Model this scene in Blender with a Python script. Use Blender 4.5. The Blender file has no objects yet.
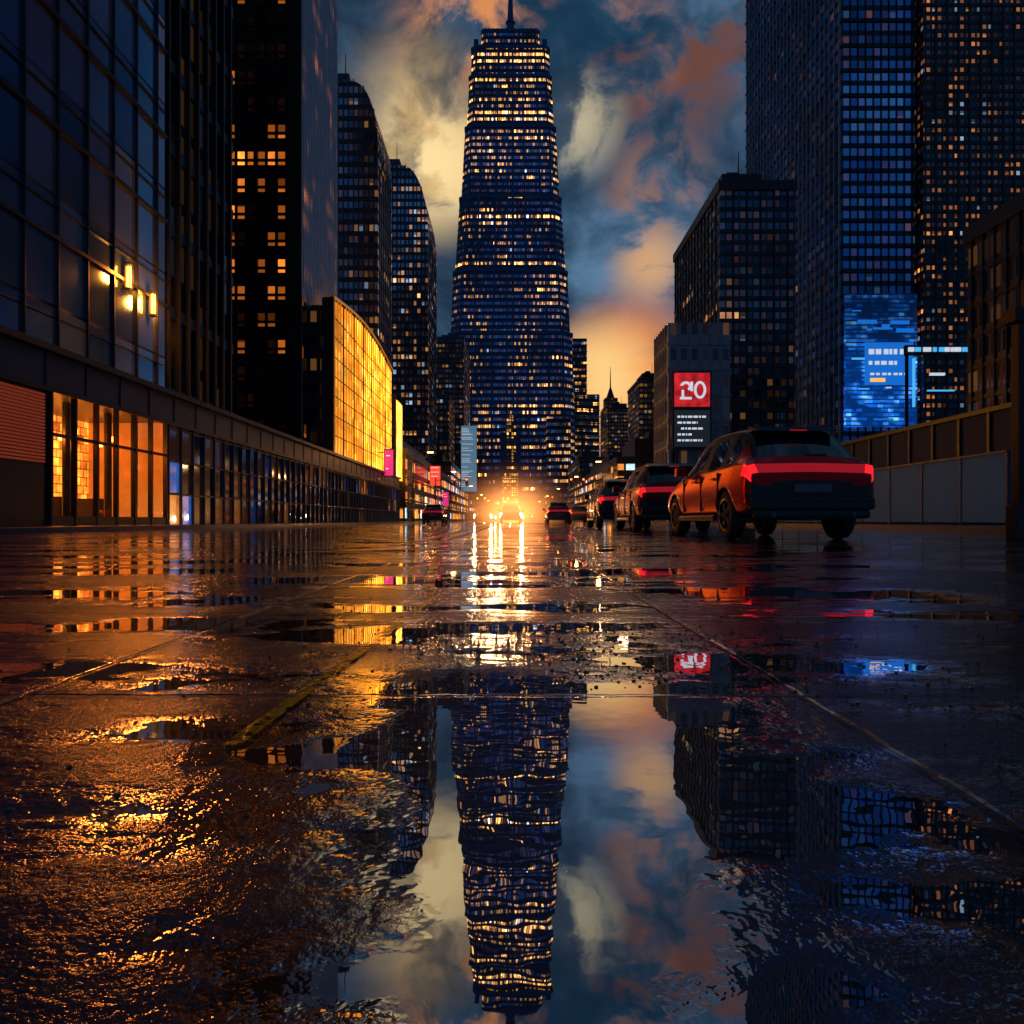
import bpy, bmesh, math, random
from mathutils import Vector, Matrix
random.seed(7)
S=bpy.context.scene
S.view_settings.view_transform='Standard'
S.view_settings.look='None'
S.view_settings.exposure=0

# ---------------------------------------------------------------- node helpers
class NT:
    def __init__(s,tree):
        s.t=tree; s.n=tree.nodes; s.l=tree.links
    def new(s,t,**k):
        n=s.n.new(t)
        for a,b in k.items(): setattr(n,a,b)
        return n
    def put(s,sock,v):
        if v is None: return
        if isinstance(v,bpy.types.NodeSocket): s.l.new(v,sock)
        else:
            if isinstance(v,(tuple,list)):
                L=len(sock.default_value)
                v=tuple(v)+(1,)*(L-len(v))
            sock.default_value=v
    def m(s,op,a,b=None,c=None,clamp=False):
        n=s.new('ShaderNodeMath',operation=op,use_clamp=clamp)
        s.put(n.inputs[0],a); s.put(n.inputs[1],b)
        if c is not None: s.put(n.inputs[2],c)
        return n.outputs[0]
    def vm(s,op,a,b=None,scale=None):
        n=s.new('ShaderNodeVectorMath',operation=op)
        s.put(n.inputs[0],a); s.put(n.inputs[1],b)
        if scale is not None: s.put(n.inputs['Scale'],scale)
        return n.outputs['Value'] if op in('LENGTH','DISTANCE','DOT_PRODUCT') else n.outputs[0]
    def sep(s,v):
        n=s.new('ShaderNodeSeparateXYZ'); s.put(n.inputs[0],v); return n.outputs
    def comb(s,x,y,z):
        n=s.new('ShaderNodeCombineXYZ')
        for i,v in enumerate((x,y,z)): s.put(n.inputs[i],v)
        return n.outputs[0]
    def noise(s,v,scale,detail=3,rough=.5,dist=0):
        n=s.new('ShaderNodeTexNoise'); s.put(n.inputs['Vector'],v)
        n.inputs['Scale'].default_value=scale; n.inputs['Detail'].default_value=detail
        n.inputs['Roughness'].default_value=rough; n.inputs['Distortion'].default_value=dist
        return n.outputs[0]
    def white(s,v):
        n=s.new('ShaderNodeTexWhiteNoise',noise_dimensions='3D'); s.put(n.inputs['Vector'],v); return n.outputs
    def mix(s,f,a,b):
        n=s.new('ShaderNodeMix',data_type='RGBA'); s.put(n.inputs[0],f); s.put(n.inputs[6],a); s.put(n.inputs[7],b); return n.outputs[2]
    def add(s,a,b):
        n=s.new('ShaderNodeMix',data_type='RGBA',blend_type='ADD'); n.inputs[0].default_value=1; s.put(n.inputs[6],a); s.put(n.inputs[7],b); return n.outputs[2]
    def mul(s,a,b):
        n=s.new('ShaderNodeMix',data_type='RGBA',blend_type='MULTIPLY'); n.inputs[0].default_value=1; s.put(n.inputs[6],a); s.put(n.inputs[7],b); return n.outputs[2]
    def ss(s,v,a,b):
        n=s.new('ShaderNodeMapRange',interpolation_type='SMOOTHSTEP'); s.put(n.inputs[0],v); n.inputs[1].default_value=a; n.inputs[2].default_value=b; return n.outputs[0]
    def inr(s,v,a,b):
        return s.m('MULTIPLY',s.m('GREATER_THAN',v,a),s.m('LESS_THAN',v,b))

def newmat(name):
    m=bpy.data.materials.new(name); m.use_nodes=True
    nt=NT(m.node_tree); nt.n.clear()
    out=nt.new('ShaderNodeOutputMaterial'); p=nt.new('ShaderNodeBsdfPrincipled'); nt.l.new(p.outputs[0],out.inputs[0])
    m.cycles.emission_sampling='NONE'
    return m,nt,p,out

def simple(name,col,rough=.5,metal=0,emit=None,es=0,coat=0,var=.25,vs=3,spec=.5):
    m,nt,p,o=newmat(name)
    tc=nt.new('ShaderNodeTexCoord').outputs['Object']
    n=nt.noise(tc,vs,3)
    f=nt.m('MULTIPLY_ADD',n,2*var,1-var)
    nt.put(p.inputs['Base Color'],nt.mul(col+(1,),nt.comb(f,f,f)))
    nt.put(p.inputs['Roughness'],nt.m('MULTIPLY_ADD',n,.2*rough,rough*.9))
    p.inputs['Metallic'].default_value=metal
    p.inputs['Specular IOR Level'].default_value=spec
    if coat: p.inputs['Coat Weight'].default_value=coat; p.inputs['Coat Roughness'].default_value=.04
    if emit:
        nt.put(p.inputs['Emission Color'],emit+(1,)); p.inputs['Emission Strength'].default_value=es
    return m

def facade(name,cw,ch,mu=.1,mv=.2,glass=(.10,.16,.26),metal=.75,frame=(.02,.022,.026),p=.12,prow=.05,
           warm=(1,.42,.10),cool=(.55,.75,1),coolf=.15,es=1.5,bands=(),seed=0,rough=.1,tilt=.02,cl=(.18,.5),frough=.4,faintk=.03,bp=1.8):
    m,nt,P,o=newmat(name)
    tc=nt.new('ShaderNodeTexCoord').outputs['Object']
    nor=nt.new('ShaderNodeNewGeometry').outputs['Normal']
    x,y,z=nt.sep(tc)[:3]; ns=nt.sep(nor)
    isy=nt.m('GREATER_THAN',nt.m('ABSOLUTE',ns[1]),nt.m('ABSOLUTE',ns[0]))
    u=nt.m('ADD',nt.m('MULTIPLY',x,isy),nt.m('MULTIPLY',y,nt.m('SUBTRACT',1,isy)))
    u=nt.m('ADD',u,1000.0)
    cu=nt.m('DIVIDE',u,cw); cv=nt.m('DIVIDE',z,ch)
    iu=nt.m('FLOOR',cu); iv=nt.m('FLOOR',cv); fu=nt.m('FRACT',cu); fv=nt.m('FRACT',cv)
    notroof=nt.m('LESS_THAN',nt.m('ABSOLUTE',ns[2]),.7)
    win=nt.m('MULTIPLY',nt.m('MULTIPLY',nt.inr(fu,mu,1-mu),nt.inr(fv,mv,1-mv*.5)),notroof)
    id3=nt.comb(iu,iv,nt.m('ADD',nt.m('MULTIPLY',isy,17.3),float(seed)))
    w=nt.white(id3); w2=nt.sep(w[1])
    clv=nt.noise(nt.vm('MULTIPLY',id3,(cl[0],cl[1],1)),1.0,2)
    pr=nt.m('MULTIPLY',nt.ss(clv,.38,.68),p*2)
    lit=nt.m('LESS_THAN',w[0],pr)
    rowr=nt.white(nt.comb(nt.m('FLOOR',nt.m('DIVIDE',iu,7)),iv,nt.m('ADD',isy,float(seed)+3)))
    rlit=nt.m('MULTIPLY',nt.m('LESS_THAN',rowr[0],prow),nt.m('LESS_THAN',w2[1],.75))
    lit=nt.m('MAXIMUM',lit,rlit)
    for (a,b,k) in bands:
        lit=nt.m('MAXIMUM',lit,nt.m('MULTIPLY',nt.m('MULTIPLY',nt.inr(z,a,b),nt.m('LESS_THAN',w2[2],k)),1.4))
    inn=nt.noise(tc,2.2,2)
    br=nt.m('MULTIPLY',nt.m('POWER',w2[0],bp),nt.m('MULTIPLY_ADD',inn,1.6,.2))
    br=nt.m('ADD',br,.12)
    blind=nt.m('LESS_THAN',fv,nt.m('MULTIPLY_ADD',w2[2],.9,.45))
    br=nt.m('MULTIPLY',br,nt.m('MULTIPLY_ADD',blind,.75,.25))
    ec=nt.mix(nt.m('LESS_THAN',w2[1],coolf),warm+(1,),cool+(1,))
    faint=nt.m('MULTIPLY',nt.m('POWER',w2[2],4),faintk)
    e=nt.m('MULTIPLY',win,nt.m('ADD',nt.m('MULTIPLY',lit,nt.m('MULTIPLY',br,es)),faint))
    nt.put(P.inputs['Emission Color'],ec); nt.put(P.inputs['Emission Strength'],e)
    gv=nt.m('MULTIPLY_ADD',w2[0],.7,.55)
    gv=nt.m('MULTIPLY',gv,nt.m('MULTIPLY_ADD',nt.ss(nt.noise(nt.vm('MULTIPLY',id3,(.05,.12,1)),1,3),.35,.65),1.2,.4))
    nt.put(P.inputs['Base Color'],nt.mix(win,frame+(1,),nt.mul(glass+(1,),nt.comb(gv,gv,gv))))
    nt.put(P.inputs['Metallic'],nt.m('MULTIPLY',win,metal))
    nt.put(P.inputs['Roughness'],nt.m('ADD',nt.m('MULTIPLY',win,rough-frough),frough))
    tv=nt.vm('SCALE',nt.vm('SUBTRACT',w[1],(.5,.5,.5)),scale=tilt)
    nt.put(P.inputs['Normal'],nt.vm('NORMALIZE',nt.vm('ADD',nor,tv)))
    return m

# ---------------------------------------------------------------- mesh builder
class MB:
    def __init__(s): s.v=[]; s.f=[]; s.m=[]
    def quad(s,pts,m=0):
        i=len(s.v); s.v+=[tuple(p) for p in pts]; s.f.append(tuple(range(i,i+len(pts)))); s.m.append(m)
    def box(s,x0,x1,y0,y1,z0,z1,m=0):
        i=len(s.v)
        s.v+=[(x0,y0,z0),(x1,y0,z0),(x1,y1,z0),(x0,y1,z0),(x0,y0,z1),(x1,y0,z1),(x1,y1,z1),(x0,y1,z1)]
        for f in((0,3,2,1),(4,5,6,7),(0,1,5,4),(1,2,6,5),(2,3,7,6),(3,0,4,7)):
            s.f.append(tuple(i+k for k in f)); s.m.append(m)
    def loft(s,rings,m=0,cap=True):
        i=len(s.v); n=len(rings[0])
        for r in rings: s.v+=[tuple(p) for p in r]
        for a in range(len(rings)-1):
            for b in range(n):
                c=(b+1)%n
                s.f.append((i+a*n+b,i+a*n+c,i+(a+1)*n+c,i+(a+1)*n+b)); s.m.append(m)
        if cap:
            s.f.append(tuple(i+k for k in reversed(range(n)))); s.m.append(m)
            s.f.append(tuple(i+(len(rings)-1)*n+k for k in range(n))); s.m.append(m)
    def cyl(s,c,r,h,m=0,n=16,r2=None,axis='z'):
        r2=r if r2 is None else r2
        R=[]
        for (rr,t) in((r,0),(r2,h)):
            ring=[]
            for k in range(n):
                a=2*math.pi*k/n; p,q=rr*math.cos(a),rr*math.sin(a)
                if axis=='z': ring.append((c[0]+p,c[1]+q,c[2]+t))
                elif axis=='x': ring.append((c[0]+t,c[1]+p,c[2]+q))
                else: ring.append((c[0]+q,c[1]+t,c[2]+p))
            R.append(ring)
        s.loft(R,m)
    def obj(s,name,mats,parent=None,smooth=False,bevel=0):
        me=bpy.data.meshes.new(name); me.from_pydata(s.v,[],s.f)
        for mm in mats: me.materials.append(mm)
        for p,k in zip(me.polygons,s.m): p.material_index=k; p.use_smooth=smooth
        me.update()
        o=bpy.data.objects.new(name,me); S.collection.objects.link(o)
        if parent: o.parent=parent
        if bevel:
            b=o.modifiers.new('bevel','BEVEL'); b.width=bevel; b.segments=2; b.limit_method='ANGLE'
        return o
def empty(name,loc=(0,0,0),rz=0):
    e=bpy.data.objects.new(name,None); e.location=loc; e.rotation_euler=(0,0,rz); e.empty_display_size=.3
    S.collection.objects.link(e); return e

# ---------------------------------------------------------------- common materials
M_dark=simple('dark_metal',(.022,.028,.038),.35,.4)
M_black=simple('black_frame',(.01,.011,.013),.4)
M_conc=simple('dark_concrete',(.035,.045,.065),.4,vs=1.5)
M_rubber=simple('tyre_rubber',(.012,.012,.013),.65)
M_rim=simple('alloy_rim',(.10,.10,.11),.25,.9)
M_glass=simple('tinted_glass',(.012,.015,.02),.03,0,coat=1,var=.05)
M_plate=simple('plate_grey',(.12,.12,.11),.4)
M_tail=simple('tail_lamp_red',(.45,.01,.012),.1,0,(1,.012,.015),1.2,coat=1)
M_tail2=simple('tail_bar_red',(.35,.008,.01),.1,0,(1,.012,.015),.28,coat=1)
M_tail_on=simple('tail_lamp_lit',(.4,.01,.01),.15,0,(1,.04,.02),7,coat=1)
M_head=simple('headlamp_glass',(.5,.5,.5),.05,0,coat=1)
M_head_on=simple('headlamp_lit',(.8,.8,.8),.1,0,(1,.66,.30),220)
M_plastic=simple('black_plastic',(.014,.014,.016),.3)

# ---------------------------------------------------------------- world
W=bpy.data.worlds.new('World'); S.world=W; W.use_nodes=True
nt=NT(W.node_tree); nt.n.clear()
out=nt.new('ShaderNodeOutputWorld'); bg=nt.new('ShaderNodeBackground'); nt.l.new(bg.outputs[0],out.inputs[0])
sky=nt.new('ShaderNodeTexSky',sky_type='NISHITA',sun_disc=False)
sky.sun_elevation=math.radians(4); sky.sun_rotation=math.radians(9); sky.air_density=1.0; sky.dust_density=.3; sky.ozone_density=4
d=nt.new('ShaderNodeTexCoord').outputs['Generated']
q=nt.vm('MULTIPLY',d,(1.0,1.0,1.35))
warp=nt.new('ShaderNodeTexNoise'); nt.put(warp.inputs['Vector'],q); warp.inputs['Scale'].default_value=3.0; warp.inputs['Detail'].default_value=3
q2=nt.vm('ADD',q,nt.vm('SCALE',nt.vm('SUBTRACT',warp.outputs[1],(.5,.5,.5)),scale=.22))
n1=nt.noise(q2,5.0,7,.58)
n2=nt.noise(nt.vm('ADD',q2,(3.1,1.7,.4)),10,7,.6)
n3=nt.noise(nt.vm('ADD',q2,(7.1,2.7,5.4)),3.4,5,.55)
cloud=nt.ss(n1,.42,.64)
fine=nt.ss(n2,.32,.70)
base=nt.mix(nt.m('MULTIPLY',cloud,nt.m('MULTIPLY_ADD',fine,.75,.25)),(.009,.036,.076,1),(.10,.20,.33,1))
base=nt.mix(nt.ss(n3,.46,.62),base,nt.mix(fine,(.010,.024,.046,1),(.040,.085,.150,1)))
col=base
def spot(col,px,py,r,c,lo,hi,src,flo=.0):
    v=Vector(((px-512)/700,1,(520-py)/700)).normalized()
    dist=nt.vm('DISTANCE',d,tuple(v))
    g=nt.m('SUBTRACT',1,nt.ss(dist,r*.1,r))
    f=nt.m('MULTIPLY',g,nt.m('MULTIPLY_ADD',nt.ss(src,lo,hi),1-flo,flo))
    return nt.mix(f,col,c+(1,))
col=spot(col,680,40,.18,(.15,.060,.045),.50,.64,n2)
col=spot(col,620,55,.09,(.50,.19,.08),.48,.60,n1)
col=spot(col,470,10,.12,(.70,.27,.09),.43,.58,n2)
col=spot(col,427,150,.15,(.72,.46,.17),.44,.60,n1,.12)
col=spot(col,428,165,.12,(1.0,.74,.36),.40,.56,n2,.2)
col=spot(col,575,125,.08,(.48,.42,.28),.44,.60,n2,.05)
col=spot(col,655,195,.09,(.30,.15,.10),.50,.62,n2)
col=spot(col,650,265,.07,(.62,.36,.19),.44,.58,n2)
col=spot(col,635,350,.11,(.48,.19,.10),.40,.58,n1,.15)
col=spot(col,622,400,.15,(1.0,.30,.06),.34,.56,n2,.55)
col=spot(col,600,380,.11,(1.0,.64,.24),.32,.56,n1,.55)
back=nt.ss(nt.sep(d)[1],-.5,.35)
col=nt.mix(back,nt.add(nt.mul(col,(.5,.5,.5,1)),(.009,.030,.075,1)),col)
ns_=nt.new('ShaderNodeVectorMath',operation='SCALE'); nt.l.new(sky.outputs[0],ns_.inputs[0]); ns_.inputs['Scale'].default_value=.0015
col=nt.add(col,ns_.outputs[0])
nt.put(bg.inputs[0],col); bg.inputs[1].default_value=1.0

sun=bpy.data.lights.new('sun','SUN'); sun.energy=.08; sun.angle=math.radians(8); sun.color=(1,.6,.35)
so=bpy.data.objects.new('sun',sun); S.collection.objects.link(so)
sd=Vector((math.sin(math.radians(9)),math.cos(math.radians(9)),math.tan(math.radians(6))))
so.rotation_euler=sd.to_track_quat('Z','Y').to_euler()

# ---------------------------------------------------------------- road material
def road_mat(name,main=True):
    m,nt,P,o=newmat(name)
    pos=nt.new('ShaderNodeTexCoord').outputs['Object']
    x,y,z=nt.sep(pos)[:3]
    big=nt.noise(nt.vm('MULTIPLY',pos,(.5,1.4,1)),1.5,4,.6)
    edge=nt.noise(pos,9,5,.62)
    pud=nt.ss(nt.m('MULTIPLY_ADD',edge,.22,big),.540,.640)
    wob=nt.m('MULTIPLY',nt.m('SUBTRACT',nt.noise(pos,4.5,5,.65),.5),.40)
    cx=nt.m('ABSOLUTE',nt.m('SUBTRACT',x,nt.m('MULTIPLY_ADD',y,.05,.016)))
    halfw=nt.m('MULTIPLY_ADD',y,.30,.05)
    inside=nt.m('ADD',nt.m('SUBTRACT',halfw,cx),wob)
    A=nt.ss(inside,-.04,.09)
    A=nt.m('MULTIPLY',A,nt.m('SUBTRACT',1,nt.ss(nt.m('ADD',y,wob),1.2,1.55)))
    pud=nt.m('MAXIMUM',pud,A)
    jx=nt.m('ABSOLUTE',nt.m('SUBTRACT',nt.m('FRACT',nt.m('DIVIDE',nt.m('ADD',x,nt.m('MULTIPLY_ADD',edge,.02,100.59)),1.24)),.5))
    jy=nt.m('ABSOLUTE',nt.m('SUBTRACT',nt.m('FRACT',nt.m('DIVIDE',nt.m('ADD',y,nt.m('MULTIPLY_ADD',edge,.03,100.30)),.98)),.5))
    j=nt.m('MINIMUM',nt.m('MULTIPLY',jx,1.24),nt.m('MULTIPLY',jy,.98))
    dip=nt.m('SUBTRACT',1,nt.ss(j,.003,.012))
    f1=nt.noise(pos,130,3,.65); f2=nt.noise(pos,34,4,.62); f3=nt.noise(nt.vm('MULTIPLY',pos,(.6,1.7,1)),10,2,.5)
    dry=nt.m('SUBTRACT',1,pud)
    patch=nt.ss(nt.noise(nt.vm('MULTIPLY',pos,(.6,1,1)),1.1,3,.5),.35,.65)
    hrough=nt.m('ADD',nt.m('ADD',nt.m('MULTIPLY',f1,.0026),nt.m('MULTIPLY',f2,.0036)),nt.m('MULTIPLY',f3,.0065))
    hrough=nt.m('MULTIPLY',hrough,nt.m('MULTIPLY_ADD',patch,.85,.35))
    hr=nt.m('SUBTRACT',nt.m('MULTIPLY',hrough,dry),nt.m('MULTIPLY',nt.m('MULTIPLY',dip,nt.m('MULTIPLY_ADD',dry,.9,.1)),.006))
    rip=nt.m('MULTIPLY',nt.noise(pos,14,2,.5),.00026)
    h=nt.m('ADD',hr,rip)
    b=nt.new('ShaderNodeBump'); b.inputs['Strength'].default_value=1; b.inputs['Distance'].default_value=1; nt.put(b.inputs['Height'],h)
    colr=nt.mix(f2,(.004,.006,.010,1),(.018,.022,.032,1))
    colr=nt.mix(nt.m('MULTIPLY',dip,.8),colr,(.003,.003,.004,1))
    colr=nt.mix(nt.m('MULTIPLY',pud,.8),colr,(.004,.006,.008,1))
    nt.put(P.inputs['Base Color'],colr); P.inputs['Roughness'].default_value=.5
    P.inputs['Specular IOR Level'].default_value=.15; nt.l.new(b.outputs[0],P.inputs['Normal'])
    gl=nt.new('ShaderNodeBsdfGlossy'); gl.inputs['Color'].default_value=(.93,.95,1,1)
    nt.put(gl.inputs['Roughness'],nt.m('MULTIPLY_ADD',dry,nt.m('MULTIPLY_ADD',f2,.13,.01),.008)); nt.l.new(b.outputs[0],gl.inputs['Normal'])
    fr=nt.new('ShaderNodeFresnel'); fr.inputs[0].default_value=1.8; nt.l.new(b.outputs[0],fr.inputs['Normal'])
    fac=nt.m('MULTIPLY_ADD',pud,.36,nt.m('MULTIPLY',fr.outputs[0],.97),clamp=True)
    mx=nt.new('ShaderNodeMixShader'); nt.put(mx.inputs[0],fac); nt.l.new(P.outputs[0],mx.inputs[1]); nt.l.new(gl.outputs[0],mx.inputs[2])
    nt.l.new(mx.outputs[0],o.inputs[0])
    return m
M_road=road_mat('wet_asphalt')

g=MB(); g.quad([(-1500,-400,-.02),(1500,-400,-.02),(1500,2600,-.02),(-1500,2600,-.02)])
g.obj('ground',[M_conc])
g=MB(); g.quad([(-10,-12,0),(12,-12,0),(12,408,0),(-10,408,0)])
g.obj('road',[M_road])
M_walk=simple('wet_pavement',(.03,.03,.035),.2,vs=4)
g=MB(); g.box(-14.4,-10.15,-12,405,-.01,.12); g.box(-10.15,-10,-12,405,-.01,.13,1)
g.obj('pavement',[M_walk,M_conc],bevel=.01)
g=MB(); g.box(12.15,60,-12,405,-.01,.12); g.box(12,12.15,-12,405,-.01,.13,1)
g.obj('pavement',[M_walk,M_conc],bevel=.01)

# worn yellow markings
m,nt,P,o=newmat('worn_yellow_paint'); M_yel=m
pos=nt.new('ShaderNodeTexCoord').outputs['Object']
P.inputs['Base Color'].default_value=(1,.30,.004,1); P.inputs['Roughness'].default_value=.22; P.inputs['Specular IOR Level'].default_value=.3
nz=nt.noise(pos,45,5,.7); b=nt.new('ShaderNodeBump'); b.inputs['Strength'].default_value=1; b.inputs['Distance'].default_value=1
nt.put(b.inputs['Height'],nt.m('MULTIPLY',nt.noise(pos,60,3),.004)); nt.l.new(b.outputs[0],P.inputs['Normal'])
tr=nt.new('ShaderNodeBsdfTransparent')
inv=nt.new('ShaderNodeMixShader'); nt.put(inv.inputs[0],nt.ss(nt.m('MULTIPLY_ADD',nt.noise(pos,5,3),.5,nz),.72,.82)); nt.l.new(P.outputs[0],inv.inputs[1]); nt.l.new(tr.outputs[0],inv.inputs[2]); nt.l.new(inv.outputs[0],o.inputs[0])
g=MB()
def strip(x0,y0,x1,y1,w,z=.004):
    dx,dy=x1-x0,y1-y0; L=math.hypot(dx,dy); nx,ny=-dy/L*w/2,dx/L*w/2
    g.quad([(x0-nx,y0-ny,z),(x0+nx,y0+ny,z),(x1+nx,y1+ny,z),(x1-nx,y1-ny,z)])
strip(-.345,.86,-.28,2.5,.024); strip(-1.9,6.0,-.45,7.4,.26); strip(-.32,2.6,-.6,5.6,.05)
strip(-.9,8,-.9,90,.14); strip(-1.25,8,-1.25,90,.14)
g.obj('road_marking',[M_yel])
M_wht=simple('white_paint',(.45,.45,.45),.2)
g=MB()
for k in range(20): strip(2.6,14+k*9,2.6,17+k*9,.12)
for k in range(9): strip(-9+k*2.2,46,-9+k*2.2,50,.5)
g.obj('road_marking',[M_wht])

g=MB()
def stone(x,y,r):
    n=6; R=[]
    for (t,k) in((0,.75),(.45,1),(.8,.6)):
        R.append([(x+r*k*math.cos(a*math.pi/3)*random.uniform(.75,1.2),y+r*k*math.sin(a*math.pi/3)*random.uniform(.75,1.2),r*t) for a in range(n)])
    g.loft(R,0)
for k in range(1100):
    y=random.uniform(.55,3.2)
    if random.random()<.7: x=random.gauss(.14,.2)*max(1,y*.8); y=random.uniform(1.05,1.9)
    else: x=random.uniform(-.75,.8)*y
    if y<1.15 and abs(x-.03*y)<.25*y+.05: continue
    stone(x,y,random.choice([.0012,.0015,.002,.003,.004]))
g.obj('gravel',[simple('grit',(.05,.045,.04),.15,vs=80,coat=1)])

# ---------------------------------------------------------------- LEFT: glass office building over a shop podium
F1=facade('curtain_wall_glass',1.5,3.4,.015,.02,(.26,.42,.60),.9,p=.06,prow=.02,es=.16,seed=1,rough=.14,tilt=.045,coolf=.2,faintk=.02)
F1b=facade('dark_curtain_wall',.9,3.4,.06,.1,(.05,.07,.10),.85,p=.03,prow=.0,es=.2,seed=2,rough=.1)
g=MB()
g.box(-40,-14.0,5,28.2,5.5,64,0)
y=5.0
while y<28.3:
    g.box(-14.0,-13.90,y-.03,y+.03,5.5,64,1); y+=1.5
z=5.5
while z<64:
    g.box(-14.0,-13.87,5,28.2,z-.06,z+.06,1); g.box(-14.0,-13.93,5,28.2,z+.95,z+.99,1); z+=3.4
g.box(-40,-14.25,28.2,35.4,5.5,70,2)
y=28.65
while y<35.4:
    g.box(-14.25,-14.0,y-.05,y+.05,5.5,70,1); y+=.9
z=5.5
while z<70:
    g.box(-14.25,-14.1,28.2,35.4,z-.25,z+.25,1); z+=3.4
g.obj('glass_office_building',[F1,M_dark,F1b])

# shop podium
F_shopdark=facade('shop_glass',1.1,1.35,.04,.05,(.10,.15,.24),.85,p=.18,prow=.10,warm=(1,.30,.05),cool=(.05,.16,.6),coolf=.4,es=.5,seed=5,rough=.07,tilt=.03)
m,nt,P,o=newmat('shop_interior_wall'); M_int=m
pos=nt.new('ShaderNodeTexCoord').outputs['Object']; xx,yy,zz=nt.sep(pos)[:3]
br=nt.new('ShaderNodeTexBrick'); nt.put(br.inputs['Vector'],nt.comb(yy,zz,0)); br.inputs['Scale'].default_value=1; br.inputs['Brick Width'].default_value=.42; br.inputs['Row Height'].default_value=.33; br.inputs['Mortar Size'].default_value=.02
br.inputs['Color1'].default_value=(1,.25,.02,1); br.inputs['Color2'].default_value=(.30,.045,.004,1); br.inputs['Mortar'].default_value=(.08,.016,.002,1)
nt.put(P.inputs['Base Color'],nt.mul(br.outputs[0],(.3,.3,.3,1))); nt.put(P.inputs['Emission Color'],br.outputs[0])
nt.put(P.inputs['Emission Strength'],nt.m('MULTIPLY',nt.m('POWER',nt.noise(pos,1.5,4,.65),2.2),14.0))  # back wall itself emits patchy amber to paint in the lit interior
m,nt,P,o=newmat('clear_shop_glass'); M_clear=m
tr=nt.new('ShaderNodeBsdfTransparent'); gl=nt.new('ShaderNodeBsdfGlossy'); gl.inputs['Roughness'].default_value=.03
fr=nt.new('ShaderNodeFresnel'); fr.inputs[0].default_value=1.5; mx=nt.new('ShaderNodeMixShader'); nt.l.new(fr.outputs[0],mx.inputs[0]); nt.l.new(tr.outputs[0],mx.inputs[1]); nt.l.new(gl.outputs[0],mx.inputs[2]); nt.l.new(mx.outputs[0],o.inputs[0])
M_shut=simple('glowing_red_louvre',(.12,.04,.03),.4,.2,(1,.13,.045),.13,var=.7,vs=1.2)  # red glow is emitted by the slats themselves, no lamp behind
M_lampw=simple('warm_lamp_glow',(1,.8,.5),.3,0,(1,.38,.07),45)
M_amber=simple('amber_lamp_glow',(1,.6,.3),.3,0,(1,.26,.03),16)
g=MB()
g.box(-40,-17.2,5,87,.12,5.4,1)
g.box(-17.2,-14.02,5,21.2,.12,4.2,1); g.box(-17.2,-14.02,28.3,87,.12,4.2,2)
g.box(-17.2,-14.0,5,87,4.2,5.5,3)
g.box(-14.0,-13.75,5,87,5.35,5.55,1); g.box(-14.0,-13.85,5,87,4.15,4.3,1)
for k in range(42): g.box(-14.0,-13.97,5.0+k*2-.02,5.0+k*2+.02,4.3,5.35,1)
k=2.0
while k<4.1:
    g.box(-14.02,-13.94,15.6,20.9,k,k+.06,4); k+=.10
g.box(-14.02,-13.97,15.6,20.9,.3,1.9,1)
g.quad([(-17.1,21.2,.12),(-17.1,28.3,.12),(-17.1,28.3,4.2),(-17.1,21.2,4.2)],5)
g.quad([(-17.1,28.25,.12),(-14.1,28.25,.12),(-14.1,28.25,4.2),(-17.1,28.25,4.2)],8)
g.box(-17.2,-14.0,21.0,21.2,.12,4.2,1); 
y=21.2
while y<28.4:
    g.box(-14.08,-13.92,y-.05,y+.05,.12,4.2,1); y+=1.18
g.box(-14.07,-13.95,21.2,28.3,2.85,2.95,1); g.box(-14.07,-13.95,21.2,28.3,.12,.4,1)
g.quad([(-14.0,21.2,.4),(-14.0,28.3,.4),(-14.0,28.3,4.2),(-14.0,21.2,4.2)],6)
for yy in(22.4,24.6,26.9):
    g.box(-16.6,-15.6,yy-.5,yy+.4,.12,1.1,1); g.cyl((-15.4,yy,3.3),.12,.18,7,12); g.cyl((-15.4,yy,3.48),.015,.7,1,6)
    g.cyl((-16.4,yy+.9,3.2),.12,.18,7,12)
for (yy) in(23.4,25.8,27.6): g.cyl((-14.9,yy,.12),.13,4.1,1,10)
y=28.4
while y<87:
    g.box(-14.02,-13.9,y-.03,y+.03,.12,4.2,3); y+=1.1
for z in(1.35,2.7,4.05): g.box(-14.02,-13.93,28.3,87,z-.03,z+.03,3)
g.obj('shop_podium',[M_dark,M_black,F_shopdark,M_conc,M_shut,M_int,M_clear,M_amber,simple('amber_wall',(.4,.15,.04),.5,0,(1,.25,.02),.35,var=.8,vs=2)])

def plight(name,loc,e,col,r=.1,parent=None):
    l=bpy.data.lights.new(name,'POINT'); l.energy=e; l.color=col; l.shadow_soft_size=r
    o=bpy.data.objects.new(name,l); o.location=loc; S.collection.objects.link(o)
    if parent: o.parent=parent
    return o
sl=empty('shop_light')
for i,yy in enumerate((22.8,26.4)): plight('bulb_%d'%i,(-15.2,yy,3.1),80,(1,.20,.015),.2,sl)

def wall_lamp(x,y,z,e):
    r=empty('wall_lamp',(x,y,z))
    g=MB(); g.box(0,.04,-.14,.14,-.5,.5,0); g.box(.04,.20,-.12,.12,.42,.48,0); g.box(.04,.20,-.12,.12,-.48,-.42,0)
    for yy in(-.11,.11): g.box(.18,.20,yy-.01,yy+.01,-.42,.42,0)
    g.obj('bracket',[M_dark],r)
    g=MB(); g.cyl((.11,0,-.36),.07,.72,0,14); g.obj('tube',[M_amber],r,True)
    plight('bulb',(.40,0,0),e,(1,.25,.025),.28,r)
wall_lamp(-13.9,25.2,9.05,300); wall_lamp(-13.9,26.9,8.6,300)

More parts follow.
